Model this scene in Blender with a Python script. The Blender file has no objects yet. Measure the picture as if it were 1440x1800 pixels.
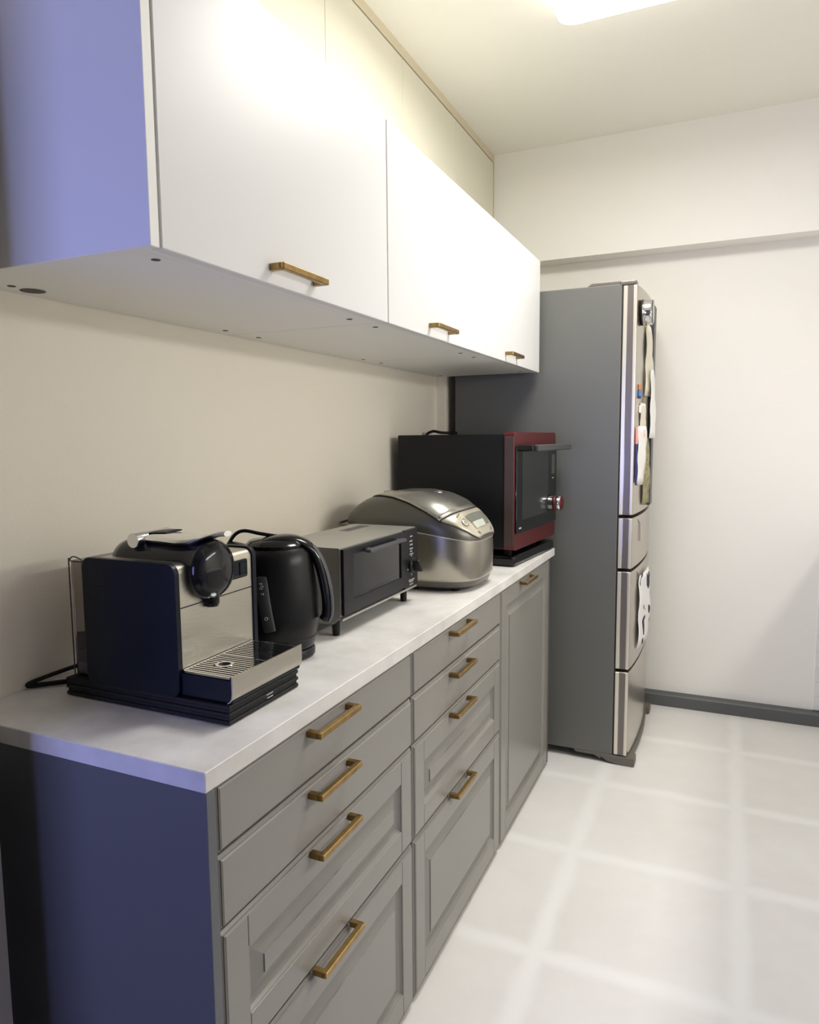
import bpy, bmesh, math, random
from math import sin, cos, pi, radians
from mathutils import Vector, Matrix
random.seed(3)
S = bpy.context.scene
COL = S.collection

# ------------------------------------------------------------------ camera
# x = out from the cabinet wall, y = along it away from the camera, z = up (metres)
yaw, pitch, roll = radians(24.2921), radians(-5.9555), radians(-0.4933)
fw = Vector((-sin(yaw)*cos(pitch), cos(yaw)*cos(pitch), sin(pitch)))
rt = Vector((cos(yaw), sin(yaw), 0)); up = rt.cross(fw)
rt2 = rt*cos(roll)+up*sin(roll); up2 = up*cos(roll)-rt*sin(roll)
cd = bpy.data.cameras.new('camera'); cam = bpy.data.objects.new('camera', cd); COL.objects.link(cam)
cd.sensor_fit = 'HORIZONTAL'; cd.sensor_width = 36; cd.lens = 1241.09/1440*36; cd.clip_start = 0.02
M = Matrix((rt2, up2, -fw)).transposed().to_4x4(); M.translation = Vector((1.07437, -0.6723, 1.24732)); cam.matrix_world = M
S.camera = cam

# ------------------------------------------------------------------ world, exposure, lights
w = bpy.data.worlds.new('world'); S.world = w; w.use_nodes = True
w.node_tree.nodes['Background'].inputs[0].default_value = (0.8, 0.8, 1.0, 1)
w.node_tree.nodes['Background'].inputs[1].default_value = 0.03
vs = S.view_settings; vs.view_transform = 'Standard'; vs.look = 'None'; vs.gamma = 1; vs.use_curve_mapping = False
vs.exposure = 0.18
try: S.cycles.max_bounces = 10; S.cycles.diffuse_bounces = 8
except Exception: pass

def area(name, loc, rot, sx, sy, energy, color):
    l = bpy.data.lights.new(name, 'AREA'); l.shape = 'RECTANGLE'; l.size = sx; l.size_y = sy; l.energy = energy; l.color = color
    o = bpy.data.objects.new(name, l); COL.objects.link(o); o.location = loc; o.rotation_euler = rot; return o
# blue evening daylight through the window of the room behind the camera
area('daylight', (0.02, -1.62, 1.10), (radians(90), 0, 0), 1.0, .8, 18, (0.36, 0.41, 1.0))
# the tube light under the cupboards over the sink, on the right-hand wall (out of frame)
area('sink_light', (1.93, 0.88, 1.62), (0, radians(22), 0), 0.14, 1.2, 12.3, (1.0, 0.965, 0.91))
# downward light of the square ceiling lamp
area('ceiling_lamp_light', (.86, 1.31, 2.46), (0, 0, 0), .56, .56, 20, (1.0, 0.975, 0.93))
LAMP = 3.0

# ------------------------------------------------------------------ materials
def new_mat(name):
    m = bpy.data.materials.new(name); m.use_nodes = True
    return m, m.node_tree, m.node_tree.nodes['Principled BSDF']
def mat(name, col, rough=0.5, metal=0.0, bump=0, bscale=200, var=0, vscale=8, coat=0, spec=0.5, stretch=None, aniso=0):
    m, t, b = new_mat(name); n = t.nodes; L = t.links
    b.inputs['Base Color'].default_value = (*col, 1); b.inputs['Roughness'].default_value = rough
    b.inputs['Metallic'].default_value = metal; b.inputs['Specular IOR Level'].default_value = spec
    if coat: b.inputs['Coat Weight'].default_value = coat; b.inputs['Coat Roughness'].default_value = .05
    if bump or var or stretch:
        tc = n.new('ShaderNodeTexCoord'); src = tc.outputs['Object']
        if stretch:
            mp = n.new('ShaderNodeMapping'); mp.inputs['Scale'].default_value = stretch; L.new(src, mp.inputs[0]); src = mp.outputs[0]
        if bump:
            nz = n.new('ShaderNodeTexNoise'); nz.inputs['Scale'].default_value = bscale; nz.inputs['Detail'].default_value = 4; L.new(src, nz.inputs['Vector'])
            bp = n.new('ShaderNodeBump'); bp.inputs['Strength'].default_value = bump; bp.inputs['Distance'].default_value = .001
            L.new(nz.outputs[0], bp.inputs['Height']); L.new(bp.outputs[0], b.inputs['Normal'])
        if var:
            nz = n.new('ShaderNodeTexNoise'); nz.inputs['Scale'].default_value = vscale; nz.inputs['Detail'].default_value = 5; nz.inputs['Roughness'].default_value = .6; L.new(src, nz.inputs['Vector'])
            cr = n.new('ShaderNodeValToRGB'); L.new(nz.outputs[0], cr.inputs[0])
            cr.color_ramp.elements[0].position = .3; cr.color_ramp.elements[1].position = .7
            cr.color_ramp.elements[0].color = (*[c*(1-var) for c in col], 1); cr.color_ramp.elements[1].color = (*[min(1, c*(1+var)) for c in col], 1)
            L.new(cr.outputs[0], b.inputs['Base Color'])
    return m
def emit(name, col, s):
    m, t, b = new_mat(name); b.inputs['Base Color'].default_value = (.9, .9, .9, 1)
    b.inputs['Emission Color'].default_value = (*col, 1); b.inputs['Emission Strength'].default_value = s; return m
def clear(name, col, rough=.05, ior=1.45):
    # thin see-through plastic or glass: transparent with a glossy skin
    m = bpy.data.materials.new(name); m.use_nodes = True; t = m.node_tree; t.nodes.clear(); n = t.nodes; L = t.links
    o = n.new('ShaderNodeOutputMaterial'); tr = n.new('ShaderNodeBsdfTransparent'); gl = n.new('ShaderNodeBsdfGlossy'); mx = n.new('ShaderNodeMixShader')
    tr.inputs[0].default_value = (*col, 1); gl.inputs['Roughness'].default_value = rough; gl.inputs[0].default_value = (.9, .9, .9, 1)
    fr = n.new('ShaderNodeFresnel'); fr.inputs[0].default_value = ior
    L.new(fr.outputs[0], mx.inputs[0]); L.new(tr.outputs[0], mx.inputs[1]); L.new(gl.outputs[0], mx.inputs[2]); L.new(mx.outputs[0], o.inputs[0]); return m

WALLP = mat('cream_wallpaper_bounce_tint', (.90, .85, .73), .85, bump=.5, bscale=260)  # same paper as the end wall; extra cream and brightness imitate bounced light
WALLD = mat('wallpaper_painted_shade', (.28, .27, .26), .85)  # wallpaper painted dark to imitate the dim back room and shaded pier
WALLF = mat('white_wallpaper', (.83, .815, .775), .85, bump=.4, bscale=260)
CEIL = mat('ceiling_paper', (.85, .835, .77), .9, bump=.9, bscale=160)
CUPB = mat('cream_cupboard', (.72, .70, .58), .55)
CUPF = mat('cream_frame_shaded', (.66, .59, .44), .6)  # frame cream with the brownish shadow near the ceiling put into it
GAP = mat('dark_gap', (.03, .025, .02), .9)
WHITE = mat('white_lacquer', (.70, .70, .695), .38)
WHITEC = mat('white_melamine', (.82, .82, .78), .5)
GREY = mat('grey_lacquer', (.245, .235, .212), .32)
GREYP = mat('grey_lacquer_shaded', (.112, .118, .125), .45)  # same grey as the fronts, painted darker and bluer to imitate shade
BRASS = mat('aged_brass', (.34, .225, .085), .36, 1.0, var=.25, vscale=40)
BASEB = mat('grey_vinyl_skirting', (.095, .1, .1), .5, bump=.3, bscale=300)
BROWN = mat('brown_kick_strip', (.20, .145, .075), .7, var=.4, vscale=60)
TILEW = mat('white_glazed_tile', (.74, .75, .74), .2)
GROUT = mat('grout', (.88, .88, .86), .8)
BLK = mat('black_gloss_plastic', (.005, .005, .006), .13, spec=.4)
BLKS = mat('black_kettle_plastic', (.006, .006, .006), .33, spec=.3)
BLKM = mat('black_satin_plastic', (.007, .008, .010), .38, spec=.3)
BLKR = mat('black_rubber', (.008, .008, .008), .6, spec=.3)
NAVY = mat('midnight_blue_black_panel', (.004, .007, .014), .36, spec=.22)
DGREY = mat('dark_grey_plastic', (.055, .058, .062), .45)
STEEL = mat('brushed_steel', (.50, .47, .40), .34, 1.0, bump=.25, bscale=60, stretch=(1, 1, 14))
CHROME = mat('chrome', (.80, .80, .80), .09, 1.0)
TOASTM = mat('silver_grey_toaster_paint', (.46, .455, .42), .36, .7)
TOASTD = mat('galvanised_cavity', (.62, .58, .45), .4, .3)
RICES = mat('rice_cooker_steel', (.41, .385, .33), .27, 1.0, bump=.15, bscale=50, stretch=(1, 1, 20))
RICED = mat('rice_cooker_grey', (.13, .125, .108), .34, .7)
RICEL = mat('rice_cooker_lid_silver', (.46, .45, .41), .26, .9)
RICEP = mat('champagne_panel', (.62, .58, .46), .25, .5)
LCD = mat('lcd', (.16, .17, .14), .1)
LCDL = mat('lcd_light', (.50, .52, .44), .15)
RED = mat('metallic_red', (.10, .010, .012), .33, .3)
REDBR = mat('red_brown_mesh_strip', (.10, .068, .065), .45, .5, bump=.8, bscale=500)
GLASSB = mat('black_door_glass', (.005, .006, .007), .07)
GLASSW = mat('black_window_mesh', (.022, .024, .026), .16)
FRS = mat('fridge_side_grey', (.130, .133, .123), .42, .15, var=.03, vscale=2)
FRD = mat('fridge_door_champagne', (.50, .46, .39), .24, .85)
FRG = mat('fridge_trim_grey', (.19, .17, .155), .35, .6)
FRL = mat('fridge_trim_silver', (.72, .67, .58), .28, .5)
FRB = mat('fridge_foot_cover', (.13, .12, .10), .55)
PAPER = mat('cream_paper', (.74, .70, .58), .8)
PAPW = mat('white_paper', (.85, .84, .83), .8)
PINK = mat('pink_print', (.75, .33, .28), .8)
NAVYI = mat('navy_print', (.03, .04, .16), .7)
ORNG = mat('orange_magnet', (.62, .22, .04), .5)
BLUEM = mat('blue_magnet', (.05, .20, .62), .4)
LBLUE = mat('pale_blue_print', (.45, .60, .85), .5)
def blotched():
    m, t, b = new_mat('blotched_cloth'); n = t.nodes; L = t.links
    tc = n.new('ShaderNodeTexCoord'); a = n.new('ShaderNodeTexNoise'); a.inputs['Scale'].default_value = 16; a.inputs['Detail'].default_value = 1
    L.new(tc.outputs['Object'], a.inputs['Vector']); cr = n.new('ShaderNodeValToRGB'); cr.color_ramp.interpolation = 'CONSTANT'; e = cr.color_ramp.elements
    e[0].position = 0; e[0].color = (.03, .03, .07, 1); e[1].position = .40; e[1].color = (.84, .83, .82, 1)
    L.new(a.outputs[0], cr.inputs[0]); L.new(cr.outputs[0], b.inputs['Base Color']); b.inputs['Roughness'].default_value = .9; return m
CLOTH = blotched()
BOARD = mat('dark_board', (.045, .045, .06), .4)
OLIVE = mat('leaflet_print', (.30, .27, .14), .7, var=.6, vscale=60)
MARK = mat('pale_print', (.42, .42, .40), .5)
TANK = clear('clear_tank', (.80, .76, .80), .05)
OVGL = clear('oven_glass', (.84, .82, .72), .04, 1.8)
WATER = mat('water_in_tank', (.20, .17, .24), .1)
HOLE = mat('hole_dark_disc', (.05, .03, .025), .6)  # dark discs whose colour imitates the shade inside open holes

# worktop: pale concrete laminate
def concrete():
    m, t, b = new_mat('pale_concrete_laminate'); n = t.nodes; L = t.links
    tc = n.new('ShaderNodeTexCoord'); a = n.new('ShaderNodeTexNoise'); a.inputs['Scale'].default_value = 7; a.inputs['Detail'].default_value = 8; a.inputs['Roughness'].default_value = .62
    L.new(tc.outputs['Object'], a.inputs['Vector'])
    cr = n.new('ShaderNodeValToRGB'); e = cr.color_ramp.elements; e[0].position = .32; e[0].color = (.56, .545, .515, 1); e[1].position = .66; e[1].color = (.76, .75, .73, 1)
    L.new(a.outputs[0], cr.inputs[0]); L.new(cr.outputs[0], b.inputs['Base Color']); b.inputs['Roughness'].default_value = .42; return m
CONC = concrete()

# floor: large pale vinyl tiles with soft light joints (tile pitch 0.465 x 0.452 m)
def floor_mat():
    m, t, b = new_mat('pale_tile_vinyl'); n = t.nodes; L = t.links
    tc = n.new('ShaderNodeTexCoord'); sp = n.new('ShaderNodeSeparateXYZ')
    nz = n.new('ShaderNodeTexNoise'); nz.inputs['Scale'].default_value = 9; nz.inputs['Detail'].default_value = 3; L.new(tc.outputs['Object'], nz.inputs['Vector'])
    L.new(tc.outputs['Object'], sp.inputs[0])
    def mth(op, a, b_=None):
        q = n.new('ShaderNodeMath'); q.operation = op
        for i, v in enumerate((a, b_)):
            if v is None: continue
            if isinstance(v, (int, float)): q.inputs[i].default_value = v
            else: L.new(v, q.inputs[i])
        return q.outputs[0]
    wob = mth('MULTIPLY', mth('SUBTRACT', nz.outputs[0], .5), .03)
    def dist(sock, off, per):
        s = mth('DIVIDE', mth('SUBTRACT', mth('ADD', sock, wob), off), per)
        f = mth('SUBTRACT', mth('FRACT', mth('ADD', s, .5)), .5)
        return mth('MULTIPLY', mth('ABSOLUTE', f), per)
    d = mth('MINIMUM', dist(sp.outputs[0], .688, .452), dist(sp.outputs[1], .905, .4655))
    mr = n.new('ShaderNodeMapRange'); mr.interpolation_type = 'SMOOTHSTEP'; L.new(d, mr.inputs[0]); mr.inputs[1].default_value = .004; mr.inputs[2].default_value = .042
    n2 = n.new('ShaderNodeTexNoise'); n2.inputs['Scale'].default_value = 3.5; n2.inputs['Detail'].default_value = 7; n2.inputs['Roughness'].default_value = .65; L.new(tc.outputs['Object'], n2.inputs['Vector'])
    cr = n.new('ShaderNodeValToRGB'); e = cr.color_ramp.elements; e[0].position = .3; e[0].color = (.68, .665, .635, 1); e[1].position = .72; e[1].color = (.75, .74, .72, 1); L.new(n2.outputs[0], cr.inputs[0])
    mx = n.new('ShaderNodeMix'); mx.data_type = 'RGBA'; L.new(mr.outputs[0], mx.inputs[0]); mx.inputs[6].default_value = (.78, .775, .755, 1); L.new(cr.outputs[0], mx.inputs[7])
    L.new(mx.outputs[2], b.inputs['Base Color']); b.inputs['Roughness'].default_value = .5; return m
FLOOR = floor_mat()

# ------------------------------------------------------------------ mesh helpers
def B(): return bmesh.new()
def box(bm, x0, x1, y0, y1, z0, z1, r=0, seg=2, edges='all', mi=0):
    vs_ = [bm.verts.new((x, y, z)) for x in (x0, x1) for y in (y0, y1) for z in (z0, z1)]
    q = [(0, 1, 3, 2), (4, 6, 7, 5), (0, 4, 5, 1), (2, 3, 7, 6), (0, 2, 6, 4), (1, 5, 7, 3)]
    fs = [bm.faces.new([vs_[i] for i in f]) for f in q]
    for f in fs: f.material_index = mi
    if r:
        es = set(e for f in fs for e in f.edges)
        if edges != 'all':
            ax = 'xyz'.index(edges)
            es = [e for e in es if abs((e.verts[0].co-e.verts[1].co)[ax]) > 1e-6]
        bmesh.ops.bevel(bm, geom=list(es), offset=r, segments=seg, affect='EDGES', profile=.5)
    return bm
def prism(bm, pts, axis, a0, a1):
    # pts: 2D outline in the other two axes (in x,y,z order), extruded along axis a0..a1
    def P(p, a):
        return {'x': (a, p[0], p[1]), 'y': (p[0], a, p[1]), 'z': (p[0], p[1], a)}[axis]
    A = [bm.verts.new(P(p, a0)) for p in pts]; C = [bm.verts.new(P(p, a1)) for p in pts]
    bm.faces.new(A); bm.faces.new(C[::-1]); n = len(pts)
    for i in range(n): bm.faces.new((A[i], C[i], C[(i+1) % n], A[(i+1) % n]))
    return bm
def loft(bm, rings, cap=True, closed=True):
    V = [[bm.verts.new(p) for p in r] for r in rings]
    for a, b in zip(V, V[1:]):
        n = len(a)
        for i in range(n if closed else n-1):
            bm.faces.new((a[i], a[(i+1) % n], b[(i+1) % n], b[i]))
    if cap: bm.faces.new(V[0][::-1]); bm.faces.new(V[-1])
    return bm
def lathe(bm, prof, c=(0, 0, 0), axis='z', seg=40, cap=True):
    def P(r, h, a):
        u, v = r*cos(a), r*sin(a)
        d = {'z': (u, v, h), 'x': (h, u, v), 'y': (u, h, v)}[axis]
        return (c[0]+d[0], c[1]+d[1], c[2]+d[2])
    return loft(bm, [[P(max(r, 1e-5), h, 2*pi*i/seg) for i in range(seg)] for r, h in prof], cap)
def tube(bm, pts, r, seg=8, ry=None, flat=None):
    pts = [Vector(p) for p in pts]; rings = []; prev = None
    for i, p in enumerate(pts):
        t = (pts[min(i+1, len(pts)-1)]-pts[max(i-1, 0)]).normalized()
        if prev is None: u = t.cross(Vector(flat) if flat else Vector((0, 0, 1)))
        else: u = prev-t*prev.dot(t)
        if u.length < 1e-5: u = t.cross(Vector((1, 0, 0)))
        u.normalize(); prev = u; v = t.cross(u)
        rr = r[i] if isinstance(r, (list, tuple)) else r; r2 = rr if ry is None else (ry[i] if isinstance(ry, (list, tuple)) else ry)
        rings.append([p+u*rr*cos(2*pi*k/seg)+v*r2*sin(2*pi*k/seg) for k in range(seg)])
    return loft(bm, rings)
def spline(P, n=8):
    P = [Vector(p) for p in P]; Q = [P[0]]+P+[P[-1]]; out = []
    for i in range(1, len(Q)-2):
        a, b, c, d = Q[i-1:i+3]
        for k in range(n):
            t = k/n
            out.append(.5*((2*b)+(c-a)*t+(2*a-5*b+4*c-d)*t*t+(3*b-a-3*c+d)*t**3))
    out.append(P[-1]); return out
def rrect(a0, a1, b0, b1, r, seg=6):
    pts = []
    for cx, cy, s in ((a1-r, b1-r, 0), (a0+r, b1-r, 1), (a0+r, b0+r, 2), (a1-r, b0+r, 3)):
        for k in range(seg+1):
            t = (s+k/seg)*pi/2; pts.append((cx+r*cos(t), cy+r*sin(t)))
    return pts
def obj(name, bm, m, parent=None, off=None, smooth=False, bevel=0, label=None):
    bmesh.ops.recalc_face_normals(bm, faces=bm.faces)
    me = bpy.data.meshes.new(name); bm.to_mesh(me); bm.free()
    for k in (m if isinstance(m, (list, tuple)) else [m]): me.materials.append(k)
    o = bpy.data.objects.new(name, me); COL.objects.link(o)
    if off: me.transform(Matrix.Translation(-Vector(off)))
    if parent: o.parent = parent
    if off and not parent: o.location = off
    if smooth:
        for p in me.polygons: p.use_smooth = True
        try: me.set_sharp_from_angle(angle=radians(38))
        except Exception: pass
    if bevel:
        b = o.modifiers.new('bevel', 'BEVEL'); b.width = bevel; b.segments = 2; b.limit_method = 'ANGLE'
    if label: o['label'] = label
    return o
def tag(o, label=None, cat=None, group=None, kind=None):
    if label: o['label'] = label
    if cat: o['category'] = cat
    if group: o['group'] = group
    if kind: o['kind'] = kind
    return o
def thing(name, label, cat, loc, rz=0, group=None):
    o = bpy.data.objects.new(name, None); COL.objects.link(o); o.location = loc; o.rotation_euler = (0, 0, rz); o.empty_display_size = .05
    return tag(o, label, cat, group)
def struct(name, bm, m, **k): return tag(obj(name, bm, m, **k), kind='structure')

# ------------------------------------------------------------------ the room
H, YF, YL, ZL = 2.551, 2.628, 2.739, 2.052
struct('floor', box(B(), -.10, 2.25, -.20, 2.80, -.05, 0), FLOOR)
WOOD = mat('low_bounce_wood_floor', (.16, .10, .06), .5, var=.2, vscale=6)  # unseen dark floor added to cut light bounced onto the cabinet ends
struct('floor_back', box(B(), -1.3, 2.25, -1.6, -.20, -.05, 0), WOOD)
struct('ceiling', box(B(), -1.3, 2.25, -1.6, 2.80, H, H+.05), CEIL)
struct('wall_light_block', box(B(), .178, 2.15, -.20, -.067, 2.12, H), WALLF)  # unseen beam added to block lamp light leaking into the back room
# cabinet wall: starts at the end pier beside the camera side, thickens behind the fridge
bm = box(B(), -.10, 0, -.067, 2.80, 0, H)
struct('wall_left', bm, WALLP)
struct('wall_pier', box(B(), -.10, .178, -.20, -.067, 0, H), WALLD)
struct('wall_jog', box(B(), 0, .033, 1.979, YL, 0, 1.95), WALLP)
# end wall: the upper half stands proud of the lower half
bm = box(B(), -.10, 2.25, YL, 2.80, 0, ZL); struct('wall_far', bm, WALLF)
struct('wall_far_upper', box(B(), -.10, 2.25, YF, 2.80, ZL, H), WALLF)
struct('wall_right', box(B(), 2.15, 2.25, -1.6, YL, 0, H), WALLF)
# room behind the camera with its window opening
bm = B(); box(bm, -1.2, -.50, -1.6, -1.5, 0, H); box(bm, .54, 2.25, -1.6, -1.5, 0, H); box(bm, -.50, .54, -1.6, -1.5, 0, .68); box(bm, -.50, .54, -1.6, -1.5, 1.52, H)
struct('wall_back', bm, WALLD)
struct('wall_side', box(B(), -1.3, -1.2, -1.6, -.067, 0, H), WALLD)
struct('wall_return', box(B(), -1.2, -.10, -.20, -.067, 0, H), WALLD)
# skirting along the end wall, with its rounded top
bm = B(); prism(bm, [(YL, 0), (YL-.040, 0), (YL-.040, .050), (YL-.034, .056), (YL, .060)], 'x', .03, 2.15)
struct('baseboard_far', bm, BASEB)
# a patch of white tile at the right end of the end wall
t = thing('wall_tile_patch', 'small white wall tiles with pale joints at the right edge of the end wall', 'tiles', (1.443, YL, 0))
obj('grout_bed', box(B(), 0, .70, -.003, 0, .061, .75), GROUT, t)
bm = B()
for r in range(11):
    for c in range(7):
        x0 = .004+c*.098; z0 = .064+r*.0625
        box(bm, x0, min(x0+.0945, .699), -.007, -.003, z0, z0+.059, .001, 1)
obj('tile_face', bm, TILEW, t)

# flush cream cupboard over the wall cabinets, up to the ceiling
t = thing('ceiling_cupboard', 'pale cream flush cupboard between the white wall cabinets and the ceiling', 'cupboard', (0, 0, 1.95))
bm = B(); box(bm, 0, .018, .05, 2.612, 0, .564)
obj('carcass', bm, GAP, t)
bm = B(); box(bm, 0, .0335, .0, YF, .568, H-1.95); box(bm, 0, .0335, 2.617, YF, 0, .568)
obj('frame', bm, CUPF, t)
ys = [.09, .598, 1.105, 1.608, 2.112, 2.612]
for a, b in zip(ys, ys[1:]):
    obj('door', box(B(), .018, .033, a+.001, b-.001, .0, .5625, .0008, 1), CUPB, t)

# ceiling lamp
t = thing('ceiling_light', 'large square white ceiling lamp glowing at the top edge of the picture', 'ceiling lamp', (.86, 1.31, H))
obj('base_plate', box(B(), -.24, .24, -.24, .24, -.02, 0, .006), WHITEC, t)
bm = B(); rings = []
for k, z in ((.985, -.012), (1.0, -.025), (1.0, -.055), (.985, -.068), (.95, -.075)):
    rings.append([(x*k, y*k, z) for x, y in rrect(-.298, .298, -.298, .298, .045)])
loft(bm, rings); SHADE = emit('glowing_lamp_shade', (1.0, .975, .93), LAMP)
obj('shade', bm, SHADE, t, smooth=True)

# sink counter and hood cupboards on the right-hand side (outside the frame; they shade the end wall)
t = thing('sink_counter', 'pale sink counter on the right of the kitchen, outside the picture', 'counter', (1.50, 0, 0))
obj('body', box(B(), .02, .60, .4, 2.70, 0, .82), WHITEC, t)
obj('top', box(B(), 0, .61, .4, 2.70, .82, .85, .004, 1), CONC, t)

t = thing('sink_lamp', 'long tube lamp housing on the wall over the sink counter, outside the picture', 'lamp', (2.149, .88, 1.66))
obj('housing', box(B(), -.30, 0, -.62, .62, 0, .05, .006, 2), WHITEC, t)

# ------------------------------------------------------------------ shared fronts and handles
def handle_mesh(L=.135, p=.027, s=.0105):
    bm = B(); box(bm, p-s, p, -L/2, L/2, -s/2, s/2, .0012, 1)
    for sgn in (-1, 1):
        y = sgn*(L/2-s/2); box(bm, 0, p-s*.5, y-s/2, y+s/2, -s/2, s/2, .0006, 1)
    bmesh.ops.recalc_face_normals(bm, faces=bm.faces)
    me = bpy.data.meshes.new('handle'); bm.to_mesh(me); bm.free(); me.materials.append(BRASS); return me
HM = handle_mesh()
def add_handle(parent, x, y, z, label=None):
    o = bpy.data.objects.new('handle', HM); COL.objects.link(o); o.parent = parent; o.location = (x, y, z)
    if label: o['label'] = label
    return o
def rings_rect(bm, y0, y1, z0, z1, R):
    # nested rectangles: (inset, x) pairs from outside inwards, last one filled
    loft(bm, [[(x, y0+i, z0+i), (x, y1-i, z0+i), (x, y1-i, z1-i), (x, y0+i, z1-i)] for i, x in R], cap=False)
    i, x = R[-1]
    bm.faces.new([bm.verts.new(p) for p in ((x, y0+i, z0+i), (x, y1-i, z0+i), (x, y1-i, z1-i), (x, y0+i, z1-i))])
XF, XB = .4835, .4645
EDGE = [(0, XF-.012), (0, XF-.0065), (.0035, XF-.0032), (.0048, XF-.0032), (.0052, XF-.0014), (.0075, XF)]
def slab_front(y0, y1, z0, z1):
    bm = B(); box(bm, XB, XF-.011, y0, y1, z0, z1, .001, 1)
    rings_rect(bm, y0, y1, z0, z1, EDGE); return bm
def framed_front(y0, y1, z0, z1, st=.056):
    bm = B(); box(bm, XB, XF-.0105, y0, y1, z0, z1, .001, 1)          # back board
    loft(bm, [[(x, y0+i, z0+i), (x, y1-i, z0+i), (x, y1-i, z1-i), (x, y0+i, z1-i)] for i, x in EDGE], cap=False)
    e = .0070
    for a, b in ((y0, y0+st), (y1-st, y1)):                            # stiles
        box(bm, XF-.012, XF, a+e if a == y0 else a, b-e if b == y1 else b, z0+e, z1-e, .0016, 1)
    for a, b in ((z0, z0+st), (z1-st, z1)):                            # rails
        box(bm, XF-.012, XF-.0003, y0+st, y1-st, a+e if a == z0 else a, b-e if b == z1 else b, .0016, 1)
    # cove and raised field
    rings_rect(bm, y0+st, y1-st, z0+st, z1-st, [(0, XF-.003), (.004, XF-.0075), (.009, XF-.0102), (.013, XF-.0102), (.036, XF-.0035), (.0365, XF-.0012)])
    return bm

# ------------------------------------------------------------------ base cabinets
ZS = [(.7040, .801), (.5965, .7003), (.3795, .5930), (.014, .3760)]
HZ = [.785, .683, .583, .381]
units = [(.018, .6425, .302, 'drawers', 'grey four-drawer base cabinet nearest the camera, under the coffee machine', 'grey drawer cabinets under the worktop'),
         (.6465, 1.2785, .925, 'drawers', 'grey four-drawer base cabinet in the middle, under the toaster oven and rice cooker', 'grey drawer cabinets under the worktop'),
         (1.2825, 1.893, 1.55, 'door', 'grey base cabinet with one tall panelled door, beside the refrigerator', None)]
for y0, y1, hy, kind, lab, grp in units:
    t = thing('drawer_cabinet' if kind == 'drawers' else 'door_cabinet', lab, 'cabinet', (0, y0, 0), 0, grp)
    off = (0, y0, 0)
    obj('body', box(B(), .012, .452, y0, y1, .012, .8015), GREYP, t, off)
    if kind == 'drawers':
        for k, (z0, z1) in enumerate(ZS):
            f = slab_front(y0+.0015, y1-.0015, z0, z1) if k < 2 else framed_front(y0+.0015, y1-.0015, z0, z1)
            d = obj('drawer_front', f, GREY, t, off)
            add_handle(d, XF, hy-y0, HZ[k])
    else:
        d = obj('door', framed_front(y0+.0015, y1-.0015, .014, .801), GREY, t, off)
        add_handle(d, XF, hy-y0, .787)
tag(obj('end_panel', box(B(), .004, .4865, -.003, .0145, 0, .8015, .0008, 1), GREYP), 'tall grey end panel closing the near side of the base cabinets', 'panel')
tag(obj('kick_strip', box(B(), .445, .474, .016, 1.893, 0, .012, .002, 1), BROWN), 'thin brown strip on the floor under the grey base cabinets', 'kick strip')
bm = box(B(), 0.001, .487, -.0045, 1.9625, .802, .83, .0012, 1)
tag(obj('worktop', bm, CONC), 'long pale concrete-look worktop over the grey base cabinets', 'worktop')
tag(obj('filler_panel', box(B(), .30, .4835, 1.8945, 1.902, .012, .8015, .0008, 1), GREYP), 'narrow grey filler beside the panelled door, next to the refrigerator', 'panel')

# ------------------------------------------------------------------ wall cabinets
WZ0, WZ1, XD = 1.487, 1.893, .417
wun = [(.0355, .6845, .333, 'white wall cabinet nearest the camera, with the large cable hole underneath'),
       (.6865, 1.3385, .973, 'middle one of the three white wall cabinets'),
       (1.3405, 1.976, 1.60, 'white wall cabinet farthest from the camera, beside the refrigerator')]
for i, (y0, y1, hy, lab) in enumerate(wun):
    t = thing('wall_cabinet', lab, 'cabinet', (0, y0, WZ0), 0, 'white wall cabinets'); off = (0, y0, WZ0)
    ye = y1 if i == 2 else y1+.0008
    a, b = y0+.0014-(.0035 if i == 0 else 0), ye-.0014
    bm = box(B(), .0015, .3970, a, b, WZ0+.030, WZ1, .0006, 1)
    box(bm, .0015, .3808, a, b, WZ0+.0025, WZ0+.0305, .0005, 1)
    box(bm, .3842, .3970, a, b, WZ0+.0015, WZ0+.0305, .0005, 1)
    obj('body', bm, WHITEC, t, off)
    d = obj('door', box(B(), .3985, XD, y0+.0008, y1-.0008, WZ0+.0005, WZ1, .0012, 1), WHITE, t, off)
    add_handle(d, XD-0, hy-y0, 1.513-WZ0)
    for x, y in ((.362, y0+.047), (.362, y1-.067), (.043, y0+.06 if i else y0+.072), (.043, y1-.06)):
        obj('hole_dark_disc', lathe(B(), [(.0062, .0018), (.0062, .0032)], (x, y, WZ0), seg=20), HOLE, t, off)
    if i == 0:
        obj('cable_hole_disc', lathe(B(), [(.019, .0018), (.019, .0032)], (.040, .147, WZ0), seg=32), HOLE, t, off)
tag(obj('cover_panel', box(B(), .0015, XD, .0165, .0325, WZ0-.0005, WZ1, .0008, 1), WHITEC), 'white end panel on the near side of the white wall cabinets', 'panel')

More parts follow.
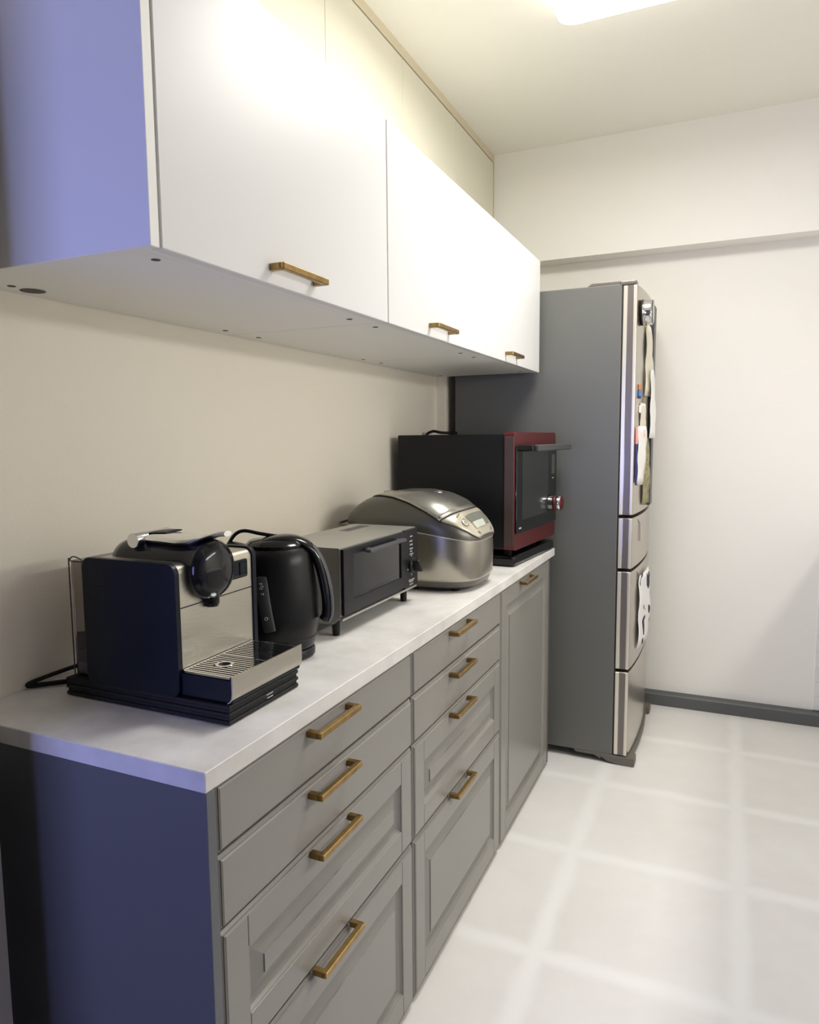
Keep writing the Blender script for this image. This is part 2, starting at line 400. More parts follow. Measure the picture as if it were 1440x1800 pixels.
# ------------------------------------------------------------------ refrigerator
Y0, Y1 = 2.004, 2.62
t = thing('refrigerator', 'tall grey refrigerator with champagne doors between the counter and the end wall', 'refrigerator', (0, 0, 0))
obj('body', box(B(), .07, .708, Y0, Y1, .035, 1.790, .003, 2), FRS, t)
def door_poly(xa, ins=0, bow=.016, xo=.762, n=14):
    pts = [(xa, Y0+ins)]; pts.append((xo-.006, Y0+ins)); pts.append((xo-.001, Y0+ins+.003))
    for k in range(1, n):
        s = k/n; y = Y0+ins+(Y1-Y0-2*ins)*s; pts.append((xo+bow*(1-(2*s-1)**2), y))
    pts += [(xo-.001, Y1-ins-.003), (xo-.006, Y1-ins), (xa, Y1-ins)]
    return pts
def trim(d, z0, z1):
    obj('side_trim', box(B(), .7135, .7265, Y0-.0022, Y0+.004, z0+.001, z1-.001, .001, 1), FRL, d, label='pale silver strip on the edge of the door')
    obj('side_trim', box(B(), .7285, .7480, Y0-.0016, Y0+.004, z0+.001, z1-.001, .0006, 1), FRG, d, label='dull grey strip on the edge of the door')
    obj('side_trim', box(B(), .7490, .7600, Y0-.0028, Y0+.004, z0+.001, z1-.001, .0025, 2), FRL, d, label='rounded pale strip along the front corner of the door')
for nm, z0, z1 in (('door', .960, 1.783), ('drawer_front', .760, .948), ('drawer_front', .377, .748), ('drawer_front', .040, .365)):
    d = obj(nm, prism(B(), door_poly(.7125), 'z', z0, z1), FRD, t, smooth=True, bevel=.0025)
    trim(d, z0, z1)
    if nm == 'drawer_front' and z1 > .5:
        # grip recess near the top edge: a shallow angled lip
        bm = B(); tube(bm, [(.7700, 2.10, z1-.012), (.7745, 2.13, z1-.030), (.7755, 2.135, z1-.10 if z1 > .9 else z1-.05)], .0012, 6)
        obj('grip_line', bm, FRG, d)
obj('gasket', box(B(), .7085, .7125, Y0+.003, Y1-.003, .04, 1.783), GAP, t)
bm = B(); prism(bm, [(.585, 1.790), (.60, 1.800), (.700, 1.800), (.700, 1.790)], 'y', Y0+.001, Y0+.05)
obj('hinge_cover', bm, FRG, t, bevel=.001)
bm = box(B(), .700, .757, Y0-.001, Y0+.045, 1.7845, 1.800, .004, 2); obj('hinge_cap', bm, FRG, t)
bm = B(); prism(bm, door_poly(.70, 0, .018, .768), 'z', .010, .036); obj('foot_skirt', bm, FRB, t, smooth=True, bevel=.003)
for y in (Y0-.002, Y1-.055):
    bm = B(); prism(bm, [(.66, .036), (.665, .022), (.69, .008), (.73, .0), (.785, .0), (.79, .006), (.79, .034)], 'y', y, y+.057); obj('foot_cover', bm, FRB, t, bevel=.003)
for x, y in ((.12, Y0+.05), (.12, Y1-.05)): obj('roller', lathe(B(), [(.018, -.02), (.018, .02)], (x, y, .018), 'y', 20), BLKR, t)
bm = B(); prism(bm, [(.56, .036), (.57, .024), (.64, .024), (.665, .012), (.67, .036)], 'y', Y0, Y0+.03); obj('foot_bracket', bm, FRB, t, bevel=.002)

# things stuck on the refrigerator door
def xd(y): s = (y-Y0)/(Y1-Y0); return .762+.016*(1-(2*s-1)**2)
t = thing('magnetic_timer', 'round chrome magnetic timer high on the refrigerator door', 'timer', (xd(2.065)+.004, 2.066, 1.693))
obj('casing', lathe(B(), [(.044, 0), (.0455, .003), (.0455, .034), (.044, .036)], axis='x'), CHROME, t, smooth=True)
obj('back_ring', lathe(B(), [(.046, -.0005), (.046, .0045)], axis='x'), BLKR, t)
obj('face', lathe(B(), [(.043, .036), (.041, .0385), (.0, .039)], axis='x'), GLASSB, t)
tag(obj('memo_board', box(B(), .7795, .7925, 2.30, 2.375, .972, 1.757, .002, 1), BOARD), 'dark upright memo board standing out from the refrigerator door', 'board')
def sheet(name, y0, y1, z0, z1, curl, m, label, cat, group=None, dx=.0, ny=8, nz=10, tilt=0):
    bm = B(); g = []
    for i in range(ny+1):
        row = []
        for k in range(nz+1):
            s, v = i/ny, k/nz; y = y0+(y1-y0)*s+tilt*(v-.5); z = z0+(z1-z0)*v
            row.append(bm.verts.new((xd(y)+.0012+dx+curl*(.3+.7*sin(v*3.1+y0*9))*s*s*.8+curl*.35*abs(sin(v*7+s*2)), y, z)))
        g.append(row)
    for i in range(ny):
        for k in range(nz): bm.faces.new((g[i][k], g[i+1][k], g[i+1][k+1], g[i][k+1]))
    o = obj(name, bm, m, smooth=True); s_ = o.modifiers.new('thick', 'SOLIDIFY'); s_.thickness = .0008; s_.offset = 1
    return tag(o, label, cat, group)
NG = 'papers on the refrigerator door'
sheet('paper_sheet', 2.15, 2.27, 1.40, 1.665, .014, PAPER, 'long curled cream sheet right below the chrome timer', 'paper', NG, .002)
sheet('paper_sheet', 2.19, 2.285, 1.24, 1.50, .012, PAPW, 'white curling sheet beside the orange magnet', 'paper', NG, .017)
sheet('paper_sheet', 2.08, 2.17, 1.235, 1.37, .006, PAPER, 'narrow cream slip hanging under the small white clip', 'paper', NG, .001)
sheet('paper_sheet', 2.025, 2.135, 1.075, 1.285, .012, PAPW, 'white ticket with a pink heading, lowest left on the upper door', 'paper', NG, .005)
sheet('leaflet', 2.15, 2.27, .985, 1.24, .012, OLIVE, 'dark patterned leaflet along the left edge of the memo board', 'leaflet', NG, .002)
sheet('leaflet', 2.06, 2.17, 1.065, 1.235, .008, PAPER, 'cream leaflet partly behind the white ticket', 'leaflet', NG, .0005)
sheet('cloth_towel', 2.12, 2.36, .425, .715, .018, CLOTH, 'white cloth with dark blotches hanging on the refrigerator drawer front', 'cloth', None, .003)
bm = box(B(), xd(2.13)+.012, xd(2.13)+.0145, 2.10, 2.15, 1.245, 1.272, .0005, 1)
tag(obj('pink_note', bm, PINK), 'small pink note at the head of the white ticket', 'note')
t = thing('fridge_magnet', 'small orange and blue striped magnet in the middle of the refrigerator door', 'magnet', (xd(2.06), 2.065, 1.39))
obj('orange_band', box(B(), 0, .006, -.016, .016, .026, .046, .0008, 1), ORNG, t)
obj('blue_band', box(B(), 0, .006, -.016, .016, .004, .025, .0008, 1), BLUEM, t)
obj('dark_band', box(B(), 0, .0055, -.016, .016, -.004, .003, .0008, 1), NAVYI, t)
t = thing('magnet_clip', 'small white clip on the refrigerator door below the striped magnet', 'clip', (xd(2.07), 2.075, 1.345))
obj('jaw', box(B(), 0, .008, -.014, .014, -.012, .016, .003, 2), PAPW, t)
obj('pad', box(B(), .008, .011, -.009, .009, -.006, .010, .001, 1), FRL, t)
t = thing('hanging_pen', 'thin dark pen hanging beside the white ticket on the refrigerator door', 'pen', (xd(2.02)+.002, 2.018, 1.07))
obj('barrel', lathe(B(), [(.003, 0), (.004, .01), (.004, .19), (.002, .205)], (.003, 0, 0), seg=12), NAVYI, t, smooth=True)
obj('cap', lathe(B(), [(.0048, .15), (.0048, .207), (.003, .212)], (.003, 0, 0), seg=12), PINK, t, smooth=True)

# ------------------------------------------------------------------ microwave oven (turned a little towards the camera)
mw = thing('microwave_oven', 'black and red microwave oven on the far end of the worktop', 'microwave', (.458, 1.505, .83), radians(-4))
W_ = .442
obj('stand', box(B(), -.40, .0, .004, W_-.004, .001, .036, .010, 3), BLK, mw, label='black stand under the oven')
for x in (-.37, -.04):
    for y in (.05, W_-.05): obj('foot', lathe(B(), [(.014, .035), (.016, .056)], (x, y, 0), seg=20), BLKR, mw)
obj('casing', box(B(), -.425, -.036, .003, W_-.003, .056, .428, .004, 2), BLKM, mw)
bm = B(); prism(bm, rrect(0, W_, .054, .434, .012), 'x', -.036, 0)
fr = obj('front_frame', bm, RED, mw, smooth=True, bevel=.0012)
obj('side_strip', box(B(), -.034, -.002, -.0012, .002, .068, .420, .001, 1), REDBR, fr, label='red-brown textured strip on the side of the frame')
dr = obj('door', box(B(), 0, .006, .006, W_-.004, .108, .392, .002, 1), GLASSB, mw, label='black glass door')
obj('window', box(B(), .006, .0066, .055, .335, .150, .372), GLASSW, dr)
bm = B(); box(bm, .050, .063, .045, .432, .372, .394, .004, 2)
obj('handle', bm, DGREY, dr)
for y in (.006, .405): obj('handle_bracket', box(B(), .004, .0545, y, y+.036, .374, .392, .003, 2), BLK, dr)
obj('display', box(B(), .006, .0067, .375, .412, .285, .355), DGREY, dr)
obj('marks', box(B(), .006, .0066, .385, .40, .268, .272), MARK, dr)
obj('marks', box(B(), .006, .0066, .028, .050, .122, .127), MARK, dr)
kn = obj('dial', lathe(B(), [(.027, .006), (.027, .014), (.024, .016)], (0, .385, .178), 'x', 36), CHROME, mw, smooth=True, label='chrome dial with red rings')
obj('dial_ring', lathe(B(), [(.029, .016), (.030, .018), (.030, .020), (.029, .022)], (0, .385, .178), 'x', 36), RED, kn, smooth=True)
obj('dial_grip', lathe(B(), [(.024, .022), (.026, .026), (.026, .038), (.024, .041)], (0, .385, .178), 'x', 36), CHROME, kn, smooth=True)
obj('dial_cap', lathe(B(), [(.025, .041), (.022, .044), (.0, .044)], (0, .385, .178), 'x', 36), RED, kn, smooth=True)
tag(obj('power_cord', tube(B(), spline([(.012, 1.80, 1.10), (.016, 1.82, 1.24), (.040, 1.83, 1.272), (.075, 1.84, 1.268), (.10, 1.86, 1.2665), (.13, 1.87, 1.2665)]), .0055, 8), BLKR, smooth=True),
    'black cord showing behind the top of the microwave oven', 'cord')

# ------------------------------------------------------------------ rice cooker
RC = (.262, 1.205, .83)
rc = thing('rice_cooker', 'large rounded silver rice cooker between the toaster oven and the microwave', 'rice cooker', RC)
A_, B_ = .203, .142
def sell(a, b, z, n=3.4, seg=72, zf=None):
    out = []
    for k in range(seg):
        th = 2*pi*k/seg; c, s = cos(th), sin(th)
        x = a*math.copysign(abs(c)**(2/n), c); y = b*math.copysign(abs(s)**(2/n), s)
        out.append((x, y, z if zf is None else zf(x, z)))
    return out
def split_z(x):            # height of the seam between steel wall and grey shell
    return .172-.036*max(0, min(1, (x+.06)/.26))**1.6
def lid_z(x): return .183-.010*max(0, min(1, (x+.02)/.2))**2
bm = loft(B(), [sell(A_-.022, B_-.020, .008), sell(A_-.010, B_-.010, .014), sell(A_-.004, B_-.004, .030)]); obj('base_ring', bm, RICED, rc, smooth=True)
for x in (-.14, .14):
    for y in (-.085, .085): obj('foot', lathe(B(), [(.012, 0.0005), (.013, .010)], (x, y, 0), seg=16), BLKR, rc)
bm = loft(B(), [sell(A_-.004, B_-.004, .030), sell(A_, B_, .036), sell(A_+.002, B_+.002, .10, zf=lambda x, z: z), sell(A_, B_, 0, zf=lambda x, z: split_z(x))]); obj('steel_wall', bm, RICES, rc, smooth=True)
bm = loft(B(), [sell(A_+.001, B_+.001, 0, zf=lambda x, z: split_z(x)), sell(A_+.0012, B_+.0012, 0, zf=lambda x, z: split_z(x)+.0025)]); obj('trim_line', bm, FRL, rc, smooth=True)
# dome: arches across y at stations along x
def top_z(x):
    P = [(-.205, .186), (-.196, .205), (-.175, .226), (-.14, .246), (-.10, .258), (-.04, .2665), (.02, .267), (.07, .259), (.11, .243), (.15, .214), (.18, .183), (.198, .155), (.2055, .140)]
    for (a, b), (c, d) in zip(P, P[1:]):
        if x <= c:
            s = (x-a)/(c-a); return b+(d-b)*s
    return P[-1][1]
def half_w(x): return (B_+.001)*max(0, 1-(abs(x)/(A_+.0025))**3.4)**(1/3.4)
def dome(x, th, o=0):
    w_, h = half_w(x)+o, top_z(x); zb = split_z(x)+.0025
    c, s = cos(th), sin(th)
    y = -w_*math.copysign(abs(c)**.62, c); z = zb+(h-zb+o)*abs(s)**.80
    return (x+o*.6*max(0, x)/A_, y, z)
stn = [-.2045, -.203, -.199, -.19, -.18, -.165, -.14, -.11, -.08, -.04, 0, .04, .07, .09, .11, .13, .15, .165, .18, .19, .198, .203, .2048]
bm = loft(B(), [[dome(x, pi*k/36) for k in range(37)] for x in stn], cap=True, closed=False)
obj('shell', bm, RICED, rc, smooth=True)
def patch(xs, lo, hi, o, m, name, n=18, lab=None, parent=None):
    bm = B(); g = []
    for i in range(n+1):
        row = []
        for k in range(n+1):
            s, v = i/n, k/n
            x0, x1 = xs(v); x = x0+(x1-x0)*s; a, b = lo(s), hi(s); row.append(bm.verts.new(dome(x, a+(b-a)*v, o)))
        g.append(row)
    for i in range(n):
        for k in range(n): bm.faces.new((g[i][k], g[i+1][k], g[i+1][k+1], g[i][k+1]))
    ob = obj(name, bm, m, parent or rc, smooth=True, label=lab)
    sd = ob.modifiers.new('thick', 'SOLIDIFY'); sd.thickness = .0016; sd.offset = 1
    return ob
fx = lambda v: .146-.034*abs(2*v-1)**2
# dark joint, then silver lid, then champagne control panel
patch(lambda v: (-.138, fx(v)+.003), lambda s: pi/2-(.12+1.10*s**.8), lambda s: pi/2+(.12+1.10*s**.8), .0006, GAP, 'lid_joint')
lid = patch(lambda v: (-.135, fx(v)), lambda s: pi/2-(.10+1.08*s**.8), lambda s: pi/2+(.10+1.08*s**.8), .0020, RICEL, 'lid', lab='bright silver lid')
pan = patch(lambda v: (fx(v)+.004, .2015), lambda s: pi/2-(1.17-.12*s), lambda s: pi/2+(1.17-.12*s), .0020, RICEP, 'control_panel', lab='pale champagne control panel')
patch(lambda v: (.160, .187), lambda s: pi/2-.40, lambda s: pi/2+.40, .0034, LCD, 'display', parent=pan)
patch(lambda v: (.178, .1895), lambda s: pi/2-.40, lambda s: pi/2+.10, .0040, LCDL, 'display_segment', parent=pan)
patch(lambda v: (.1935, .1985), lambda s: pi/2-.52, lambda s: pi/2-.40, .0034, LCD, 'marks', n=6, parent=pan)
patch(lambda v: (.1935, .1985), lambda s: pi/2+.30, lambda s: pi/2+.46, .0034, LCD, 'marks', n=6, parent=pan)
patch(lambda v: (.1475, .1500), lambda s: pi/2-.72, lambda s: pi/2-.50, .0034, LCD, 'marks', n=6, parent=pan)
# round start button with a ring
c0 = Vector(dome(.168, pi/2-.66, .0030)); nrm = (Vector(dome(.174, pi/2-.66, 0))-Vector(dome(.162, pi/2-.66, 0))).cross(Vector(dome(.168, pi/2-.56, 0))-Vector(dome(.168, pi/2-.76, 0))).normalized()
if nrm.z < 0: nrm = -nrm
Rm = nrm.to_track_quat('Z', 'Y').to_matrix().to_4x4()
bm = lathe(B(), [(.0125, 0), (.0125, .0026), (.0105, .0026), (.0105, .0016)], seg=32, cap=False); bmesh.ops.transform(bm, matrix=Matrix.Translation(c0)@Rm, verts=bm.verts); obj('start_button_ring', bm, RICEL, pan)
bm = lathe(B(), [(.0102, 0), (.0102, .0018), (.009, .0024)], seg=32); bmesh.ops.transform(bm, matrix=Matrix.Translation(c0)@Rm, verts=bm.verts); obj('start_button', bm, RICEP, pan)
bm = B()
for dx, dy in ((-.003, .002), (.002, .003), (-.002, -.003), (.003, -.002)): box(bm, dx-.0016, dx+.0016, dy-.001, dy+.001, .0024, .0027)
bmesh.ops.transform(bm, matrix=Matrix.Translation(c0)@Rm, verts=bm.verts); obj('marks', bm, DGREY, pan)
# steam vent and rear cap
bm = lathe(B(), [(.017, -.003), (.017, .003), (.014, .0045), (.011, .002), (.0, .001)], (.052, 0, top_z(.052)), seg=32); obj('steam_vent', bm, CHROME, lid, smooth=True)
bm = lathe(B(), [(.010, 0), (.009, .003), (.0, .0035)], (.054, .004, top_z(.052)), seg=24); obj('vent_slot', bm, BLK, lid, smooth=True)
bm = lathe(B(), [(.022, -.004), (.021, .004), (.014, .006), (.0, .0065)], (-.095, 0, top_z(-.095)), seg=32); obj('rear_cap', bm, RICEL, lid, smooth=True)
bm = tube(B(), spline([(-.10, -B_-.002, .170), (-.16, -B_-.003, .1735), (-.205, -.120, .175), (-.2165, -.04, .176), (-.2165, .04, .176), (-.205, .120, .175), (-.16, B_+.003, .1735), (-.10, B_+.002, .170)]), .003, 8, .004); obj('carry_handle', bm, RICED, rc, smooth=True)

# ------------------------------------------------------------------ toaster oven
to = thing('toaster_oven', 'grey toaster oven with a glass door on four black legs beside the kettle', 'toaster oven', (.165, .588, .83))
D_, WT = .180, .392
prof = [(0, .045), (0, .187), (.004, .191), (D_-.002, .191), (D_, .189), (D_, .046), (D_-.018, .028), (.018, .028)]
obj('side_panel', prism(B(), prof, 'y', 0, .004), TOASTM, to)
obj('side_panel', prism(B(), prof, 'y', WT-.004, WT), TOASTM, to)
obj('top_panel', box(B(), 0, D_, .004, WT-.004, .188, .191), TOASTM, to)
bm = B()
for k in range(5): box(bm, .035+k*.006, .038+k*.006, .25, .365, .191, .1914)
obj('top_label', bm, DGREY, to)
obj('back_panel', box(B(), 0, .003, .004, WT-.004, .045, .188), TOASTD, to)
bm = B(); prism(bm, [(.003, .045), (.018, .028), (D_-.018, .028), (D_, .046), (D_-.002, .050), (.003, .050)], 'y', .004, WT-.004); obj('bottom_panel', bm, DGREY, to)
bm = B(); box(bm, .003, .12, .296, .299, .050, .188); box(bm, .003, D_-.012, .299, .310, .050, .188); obj('cavity_wall', bm, TOASTD, to)
# front: control panel, door frame with an opening, glass, handle
obj('control_panel', box(B(), D_-.004, D_+.006, .312, WT-.001, .042, .190, .0015, 1), BLKM, to)
bm = B(); x0, x1 = D_+.0005, D_+.008
box(bm, x0, x1, .003, .310, .048, .076, .001, 1); box(bm, x0, x1, .003, .310, .172, .188, .001, 1)
box(bm, x0, x1, .003, .046, .0745, .1735, .001, 1); box(bm, x0, x1, .288, .310, .0745, .1735, .001, 1)
dr = obj('door', bm, BLKM, to, label='black door frame')
obj('glass', box(B(), D_+.0015, D_+.0045, .044, .290, .074, .174), OVGL, dr)
bm = B(); box(bm, D_+.014, D_+.030, .085, .275, .170, .178, .003, 2); box(bm, D_+.006, D_+.016, .10, .115, .170, .178); box(bm, D_+.006, D_+.016, .25, .265, .170, .178)
obj('handle', bm, DGREY, dr)
obj('lower_lip', box(B(), D_-.010, D_+.004, .003, WT-.003, .036, .041, .001, 1), TOASTM, to)
bm = B(); tube(bm, [(.150, .012, .104), (.150, .285, .104)], .0013, 6)
tube(bm, [(.030, .012, .104), (.030, .285, .104)], .0013, 6)
for k in range(16): tube(bm, [(.028, .022+k*.017, .1055), (.152, .022+k*.017, .1055)], .0009, 5)
obj('wire_rack', bm, CHROME, to)
bm = B(); tube(bm, [(.150, .012, .064), (.150, .285, .064)], .003, 8); tube(bm, [(.060, .012, .064), (.060, .285, .064)], .003, 8); obj('heater_rod', bm, MARK, to)
kn = obj('timer_knob', lathe(B(), [(.0195, D_+.006), (.0195, D_+.012), (.016, D_+.015)], (0, .352, .098), 'x', 32), BLKM, to, smooth=True)
bm = box(B(), D_+.014, D_+.032, -.0045, .0045, -.019, .019, .002, 2); bmesh.ops.transform(bm, matrix=Matrix.Translation((0, .352, .098))@Matrix.Rotation(radians(38), 4, 'X'), verts=bm.verts); obj('knob_grip', bm, BLKM, kn)
for z, hw in ((.172, .006), (.160, .009), (.151, .007), (.141, .009), (.134, .006), (.127, .009), (.061, .016), (.057, .012), (.050, .011)):
    y = .350-hw; bm = B()
    while y < .350+hw:
        L_ = random.uniform(.0015, .004); box(bm, D_+.0059, D_+.0064, y, y+L_, z-.0022, z+.0012); y += L_+.0012
    obj('lettering', bm, MARK, to)
for a in (90, 200, -40, -90):
    obj('dial_tick', box(B(), D_+.0059, D_+.0064, .352+.024*cos(radians(a))-.0012, .352+.024*cos(radians(a))+.0012, .098+.024*sin(radians(a))-.002, .098+.024*sin(radians(a))+.002), PAPW, to)
for x in (.03, D_-.022):
    for y in (.018, WT-.030): obj('leg', lathe(B(), [(.0075, .0005), (.0082, .006), (.0088, .030)], (x, y, 0), seg=16), BLKR, to, smooth=True)

# ------------------------------------------------------------------ electric kettle
KC = (.286, .447, .83)
ke = thing('electric_kettle', 'black electric kettle between the coffee machine and the toaster oven', 'kettle', KC)
obj('power_base', lathe(B(), [(.066, .001), (.071, .003), (.0715, .012), (.068, .018)]), BLKM, ke, smooth=True, label='flat black base plate')
obj('body', lathe(B(), [(.060, .019), (.069, .021), (.072, .028), (.0735, .040), (.0775, .055), (.0795, .072), (.0800, .095), (.0780, .125), (.0745, .155), (.0710, .182), (.0670, .203), (.059, .213), (.0, .215)], seg=56), BLKS, ke, smooth=True)
obj('seam_ring', lathe(B(), [(.0740, .0385), (.0752, .040), (.0752, .0415), (.0748, .043)], seg=56), BLKM, ke, smooth=True)
ld = obj('lid', lathe(B(), [(.056, .213), (.057, .219), (.050, .226), (.025, .230), (.0, .231)], seg=48), BLK, ke, smooth=True)
d_ = Vector((.91, .41, 0)).normalized(); s_ = Vector((-d_.y, d_.x, 0))
# spout opposite the handle
bm = B(); rings = []
for tt, ww, zz, hh in ((.030, .034, .198, .026), (.055, .026, .206, .022), (.074, .017, .214, .016), (.088, .009, .220, .009)):
    c = -d_*tt; rings.append([tuple(c+s_*ww*cos(a)+Vector((0, 0, zz+hh*.5*sin(a)))) for a in [2*pi*k/20 for k in range(20)]])
loft(bm, rings); obj('spout', bm, BLK, ke, smooth=True)
P = [-d_*.092+Vector((0, 0, .216)), -d_*.078+Vector((0, 0, .236)), -d_*.060+Vector((0, 0, .2435)), -d_*.030+Vector((0, 0, .238)), -d_*.0+Vector((0, 0, .233)), d_*.02+Vector((0, 0, .231))]
obj('lid_rim', tube(B(), spline(P), .0035, 8, .0035), BLK, ld, smooth=True)
def H_(t, z): return d_*t+Vector((0, 0, z))
P = [H_(-.035, .221), H_(-.005, .2285), H_(.030, .2285), H_(.055, .219), H_(.073, .201), H_(.085, .172), H_(.093, .135), H_(.0965, .105), H_(.0955, .080), H_(.090, .069)]
SP = spline(P, 7); n = len(SP)
hd = obj('handle', tube(B(), SP, [.040-.026*min(1, i/(n*.45)) for i in range(n)], 16, [.0055+.0045*min(1, i/(n*.5)) for i in range(n)], flat=tuple(s_.cross(Vector((0, 0, 1))))), BLK, ke, smooth=True)
P = [H_(.064, .2180), H_(.080, .203), H_(.0935, .174), H_(.1025, .137), H_(.1060, .105), H_(.1050, .079), H_(.099, .066)]
SP = spline(P, 7); obj('handle_grip', tube(B(), SP, .010, 12, .004), DGREY, hd, smooth=True, label='dark grey grip strip')
g = Vector((.30, -.954, 0)).normalized(); gs = Vector((-g.y, g.x, 0))
def G_(t, z, sft=0): return g*t+gs*sft+Vector((0, 0, z))
P = [G_(.0705, .168, -.006), G_(.0745, .148, -.004), G_(.0785, .110, .002), G_(.080, .078, .008), G_(.0800, .066, .010)]
SP = spline(P, 6); n = len(SP)
gg = obj('water_gauge', tube(B(), SP, [.006 if i in (0, n-1) else .0115 for i in range(n)], 14, [.0015 if i in (0, n-1) else .0035 for i in range(n)], flat=tuple(g)), DGREY, ke, smooth=True, label='grey water gauge strip')
bm = B()
for zz, sf in ((.156, -.005), (.151, -.003), (.147, -.005), (.137, -.002)):
    c = G_(.0805, zz, sf); box(bm, c.x-.003, c.x+.003, c.y-.0006, c.y+.0006, c.z-.0014, c.z+.0014)
obj('marks', bm, MARK, gg)
bm = lathe(B(), [(.0034, 0), (.0034, .0015), (.002, .0015), (.002, 0)], seg=16, cap=False); bmesh.ops.transform(bm, matrix=Matrix.Translation(G_(.0835, .092, .005))@g.to_track_quat('Z', 'Y').to_matrix().to_4x4(), verts=bm.verts); obj('marks', bm, MARK, gg)

# ------------------------------------------------------------------ coffee machine
co = thing('coffee_machine', 'black and steel capsule coffee machine at the near end of the worktop', 'coffee machine', (.25, .22, .83)); off = (.25, .22, .83)
bm = B()
for k in range(5): box(bm, .090+(.002 if k % 2 else 0), .424-(.002 if k % 2 else 0), .124+(.002 if k % 2 else 0), .306-(.002 if k % 2 else 0), .8315+k*.0058, .8315+(k+1)*.0058, .001, 1)
obj('base', bm, BLKR, co, off, label='ribbed black base')
obj('mark', box(B(), .4235, .4245, .215, .232, .846, .8475), MARK, co, off); obj('mark', box(B(), .4235, .4245, .217, .232, .8405, .842), MARK, co, off)
def side(y0, y1): return prism(B(), rrect(.1385, .330, .857, 1.064, .017), 'y', y0, y1)
sp = obj('side_panel', side(.125, .136), NAVY, co, off, smooth=True, bevel=.0012, label='smooth dark blue-black side panel')
bm = B()
for k in range(10): box(bm, .152, .188, .1246, .1256, .992+k*.0058, .9945+k*.0058)
obj('vent_slots', bm, BLKR, sp, None); sp.children[0].data.transform(Matrix.Translation(-Vector(off)))
obj('side_panel', side(.314, .325), NAVY, co, off, smooth=True, bevel=.0012)
bm = B(); pr_ = rrect(.142, .3275, .862, 1.061, .015); prism(bm, pr_, 'y', .136, .314); obj('steel_shell', bm, STEEL, co, off, smooth=True, label='brushed steel front and top')
obj('shell_joint', box(B(), .3272, .3280, .1362, .3138, .9935, .9952), BLKR, co, off)
obj('button_panel', box(B(), .3270, .3286, .258, .302, 1.015, 1.046, .004, 2, 'x'), BLK, co, off)
bm = B(); box(bm, .3284, .3292, .262, .279, 1.019, 1.042, .001, 1); box(bm, .3284, .3292, .281, .298, 1.019, 1.042, .001, 1); obj('button', bm, NAVY, co, off)
# brewing head
HC = (0, .200, 1.045)
bm = lathe(B(), [(.012, .150), (.026, .154), (.038, .163), (.0430, .178), (.0435, .20), (.0435, .31), (.0450, .330), (.0460, .336)], HC, 'x', 48)
hd = obj('brewing_head', bm, BLK, co, off, smooth=True, label='glossy black brewing head')
obj('head_cap', lathe(B(), [(.0465, .334), (.0475, .337), (.0468, .342), (.041, .350), (.028, .355), (.0, .358)], HC, 'x', 48), BLK, hd, off, smooth=True)
obj('coffee_spout', lathe(B(), [(.010, .985), (.012, .990), (.012, 1.002)], (.333, .203, 0), 'z', 24), BLK, hd, off, smooth=True)
bm = B(); box(bm, .295, .336, .190, .216, .994, 1.0, .002, 1); obj('capsule_guide', bm, BLKM, hd, off)
bm = B()
for q in ((.212), ):
    lathe(bm, [(.0115, -.040), (.0125, -.038), (.0125, .038), (.0115, .040)], (q, .203, 1.0885), 'y', 28)
lv = obj('lever_pivot', bm, CHROME, co, off, smooth=True)
bm = B(); rings = []
for x, hw, z in ((.218, .030, 1.088), (.232, .034, 1.090), (.262, .036, 1.0900), (.292, .036, 1.0885), (.315, .033, 1.0895), (.332, .026, 1.0945), (.350, .018, 1.1005), (.362, .014, 1.1025), (.369, .009, 1.1025)):
    rings.append([(x, .203+hw*cos(a), z+(.0085 if x < .32 else .0045)*sin(a)) for a in [2*pi*k/20 for k in range(20)]])
loft(bm, rings); obj('lever', bm, CHROME, co, off, smooth=True, label='chrome lever')
bm = B(); rings = []
for x, hw, z in ((.160, .010, 1.0885), (.19, .022, 1.0945), (.225, .026, 1.0985), (.25, .020, 1.0995)):
    rings.append([(x, .215+hw*cos(a), z+.0022*sin(a)) for a in [2*pi*k/16 for k in range(16)]])
loft(bm, rings); obj('head_lid', bm, BLKM, hd, off, smooth=True)
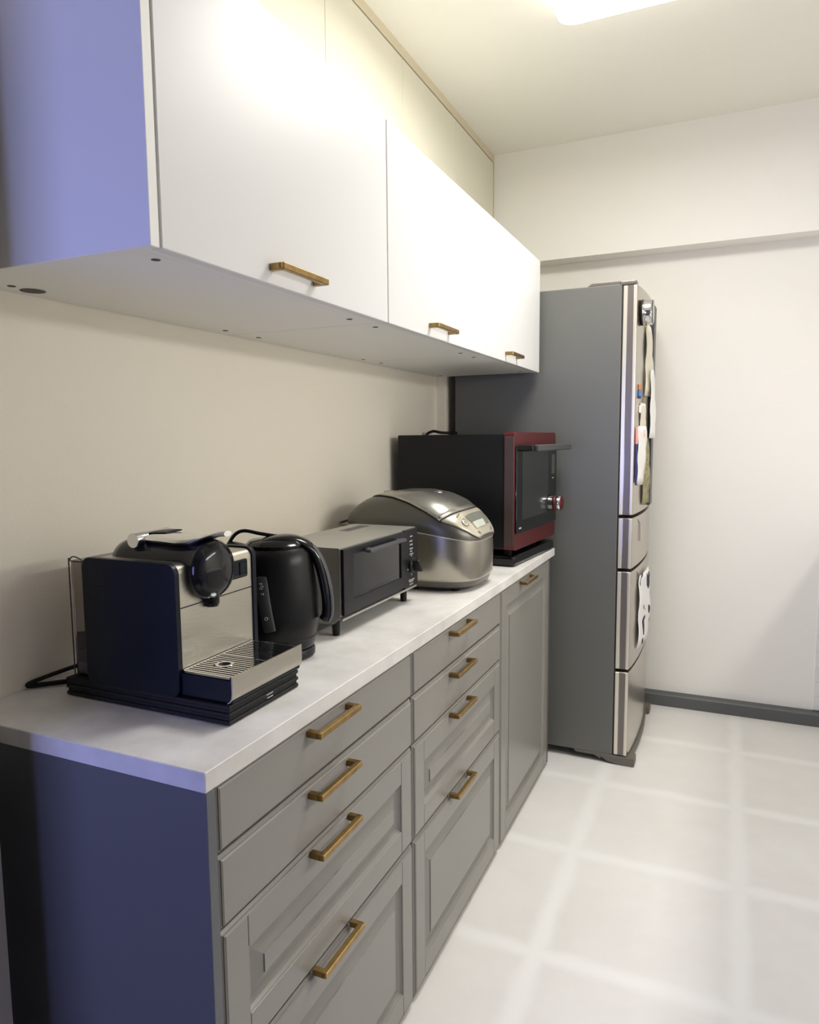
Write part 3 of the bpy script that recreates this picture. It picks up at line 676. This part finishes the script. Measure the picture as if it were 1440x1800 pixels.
# drip tray
obj('drip_tray', box(B(), .3285, .4245, .131, .312, .861, .8965, .003, 2), NAVY, co, off, label='dark drip tray')
bm = B(); prism(bm, [(.4245, .903), (.4270, .903), (.4270, .878), (.4255, .869), (.4215, .8635), (.4160, .861), (.4160, .8625), (.4205, .8650), (.4240, .8700), (.4250, .878)], 'y', .1295, .3135)
obj('tray_front', bm, STEEL, co, off, smooth=True, label='brushed steel front of the drip tray')
bm = B(); z0, z1 = .8975, .9005
box(bm, .3295, .3335, .133, .310, z0, z1); box(bm, .4195, .4238, .133, .310, z0, z1); box(bm, .3295, .4238, .133, .1365, z0, z1); box(bm, .3295, .4238, .3065, .310, z0, z1)
box(bm, .3295, .4238, .2215, .2245, z0, z1+.0004)
k = 0; y = .1395
while y < .3055:
    hole = abs(y-.180) < .012
    if hole: box(bm, .333, .358, y, y+.0036, z0, z1-.0003); box(bm, .384, .420, y, y+.0036, z0, z1-.0003)
    else: box(bm, .333, .420, y, y+.0036, z0, z1-.0003)
    y += .0078
lathe(bm, [(.0145, z0), (.0145, z1+.0004), (.0095, z1+.0004), (.0095, z0)], (.371, .182, 0), seg=28, cap=False)
obj('drip_grid', bm, CHROME, co, off)
obj('grid_well', box(B(), .331, .422, .135, .308, .8962, .8972), BLKR, co, off)
# water tank at the back
bm = B(); rg = rrect(.0935, .1375, .140, .300, .008)
rings = [[(x, y, z) for x, y in rg] for z in (.8615, 1.052)]
loft(bm, rings, cap=True); tk = obj('water_tank', bm, TANK, co, off, smooth=True, label='clear plastic water tank')
bm = B(); loft(bm, [[(.1155+(x-.1155)*.9, .22+(y-.22)*.97, z) for x, y in rg] for z in (.8630, .883)]); obj('water', bm, WATER, tk, off, smooth=True)
bm = tube(B(), spline([(.0945, .139, .862), (.0945, .139, 1.04), (.0965, .139, 1.053), (.104, .139, 1.060), (.118, .139, 1.058), (.1365, .139, 1.049)]), .0011, 6); obj('tank_edge', bm, DGREY, tk, off, smooth=True)
bm = box(B(), .0945, .1375, .141, .299, 1.0505, 1.053, .001, 1); obj('tank_lid', bm, TANK, tk, off)
tag(obj('machine_cord', tube(B(), spline([(.105, .205, .8365), (.075, .185, .8365), (.040, .150, .8360), (.012, .122, .8360), (.006, .118, .838), (.010, .135, .842), (.035, .190, .852), (.060, .25, .858), (.085, .30, .86)]), .0033, 8, .0045), BLKR, smooth=True),
    'black cord looping behind the coffee machine', 'cord')
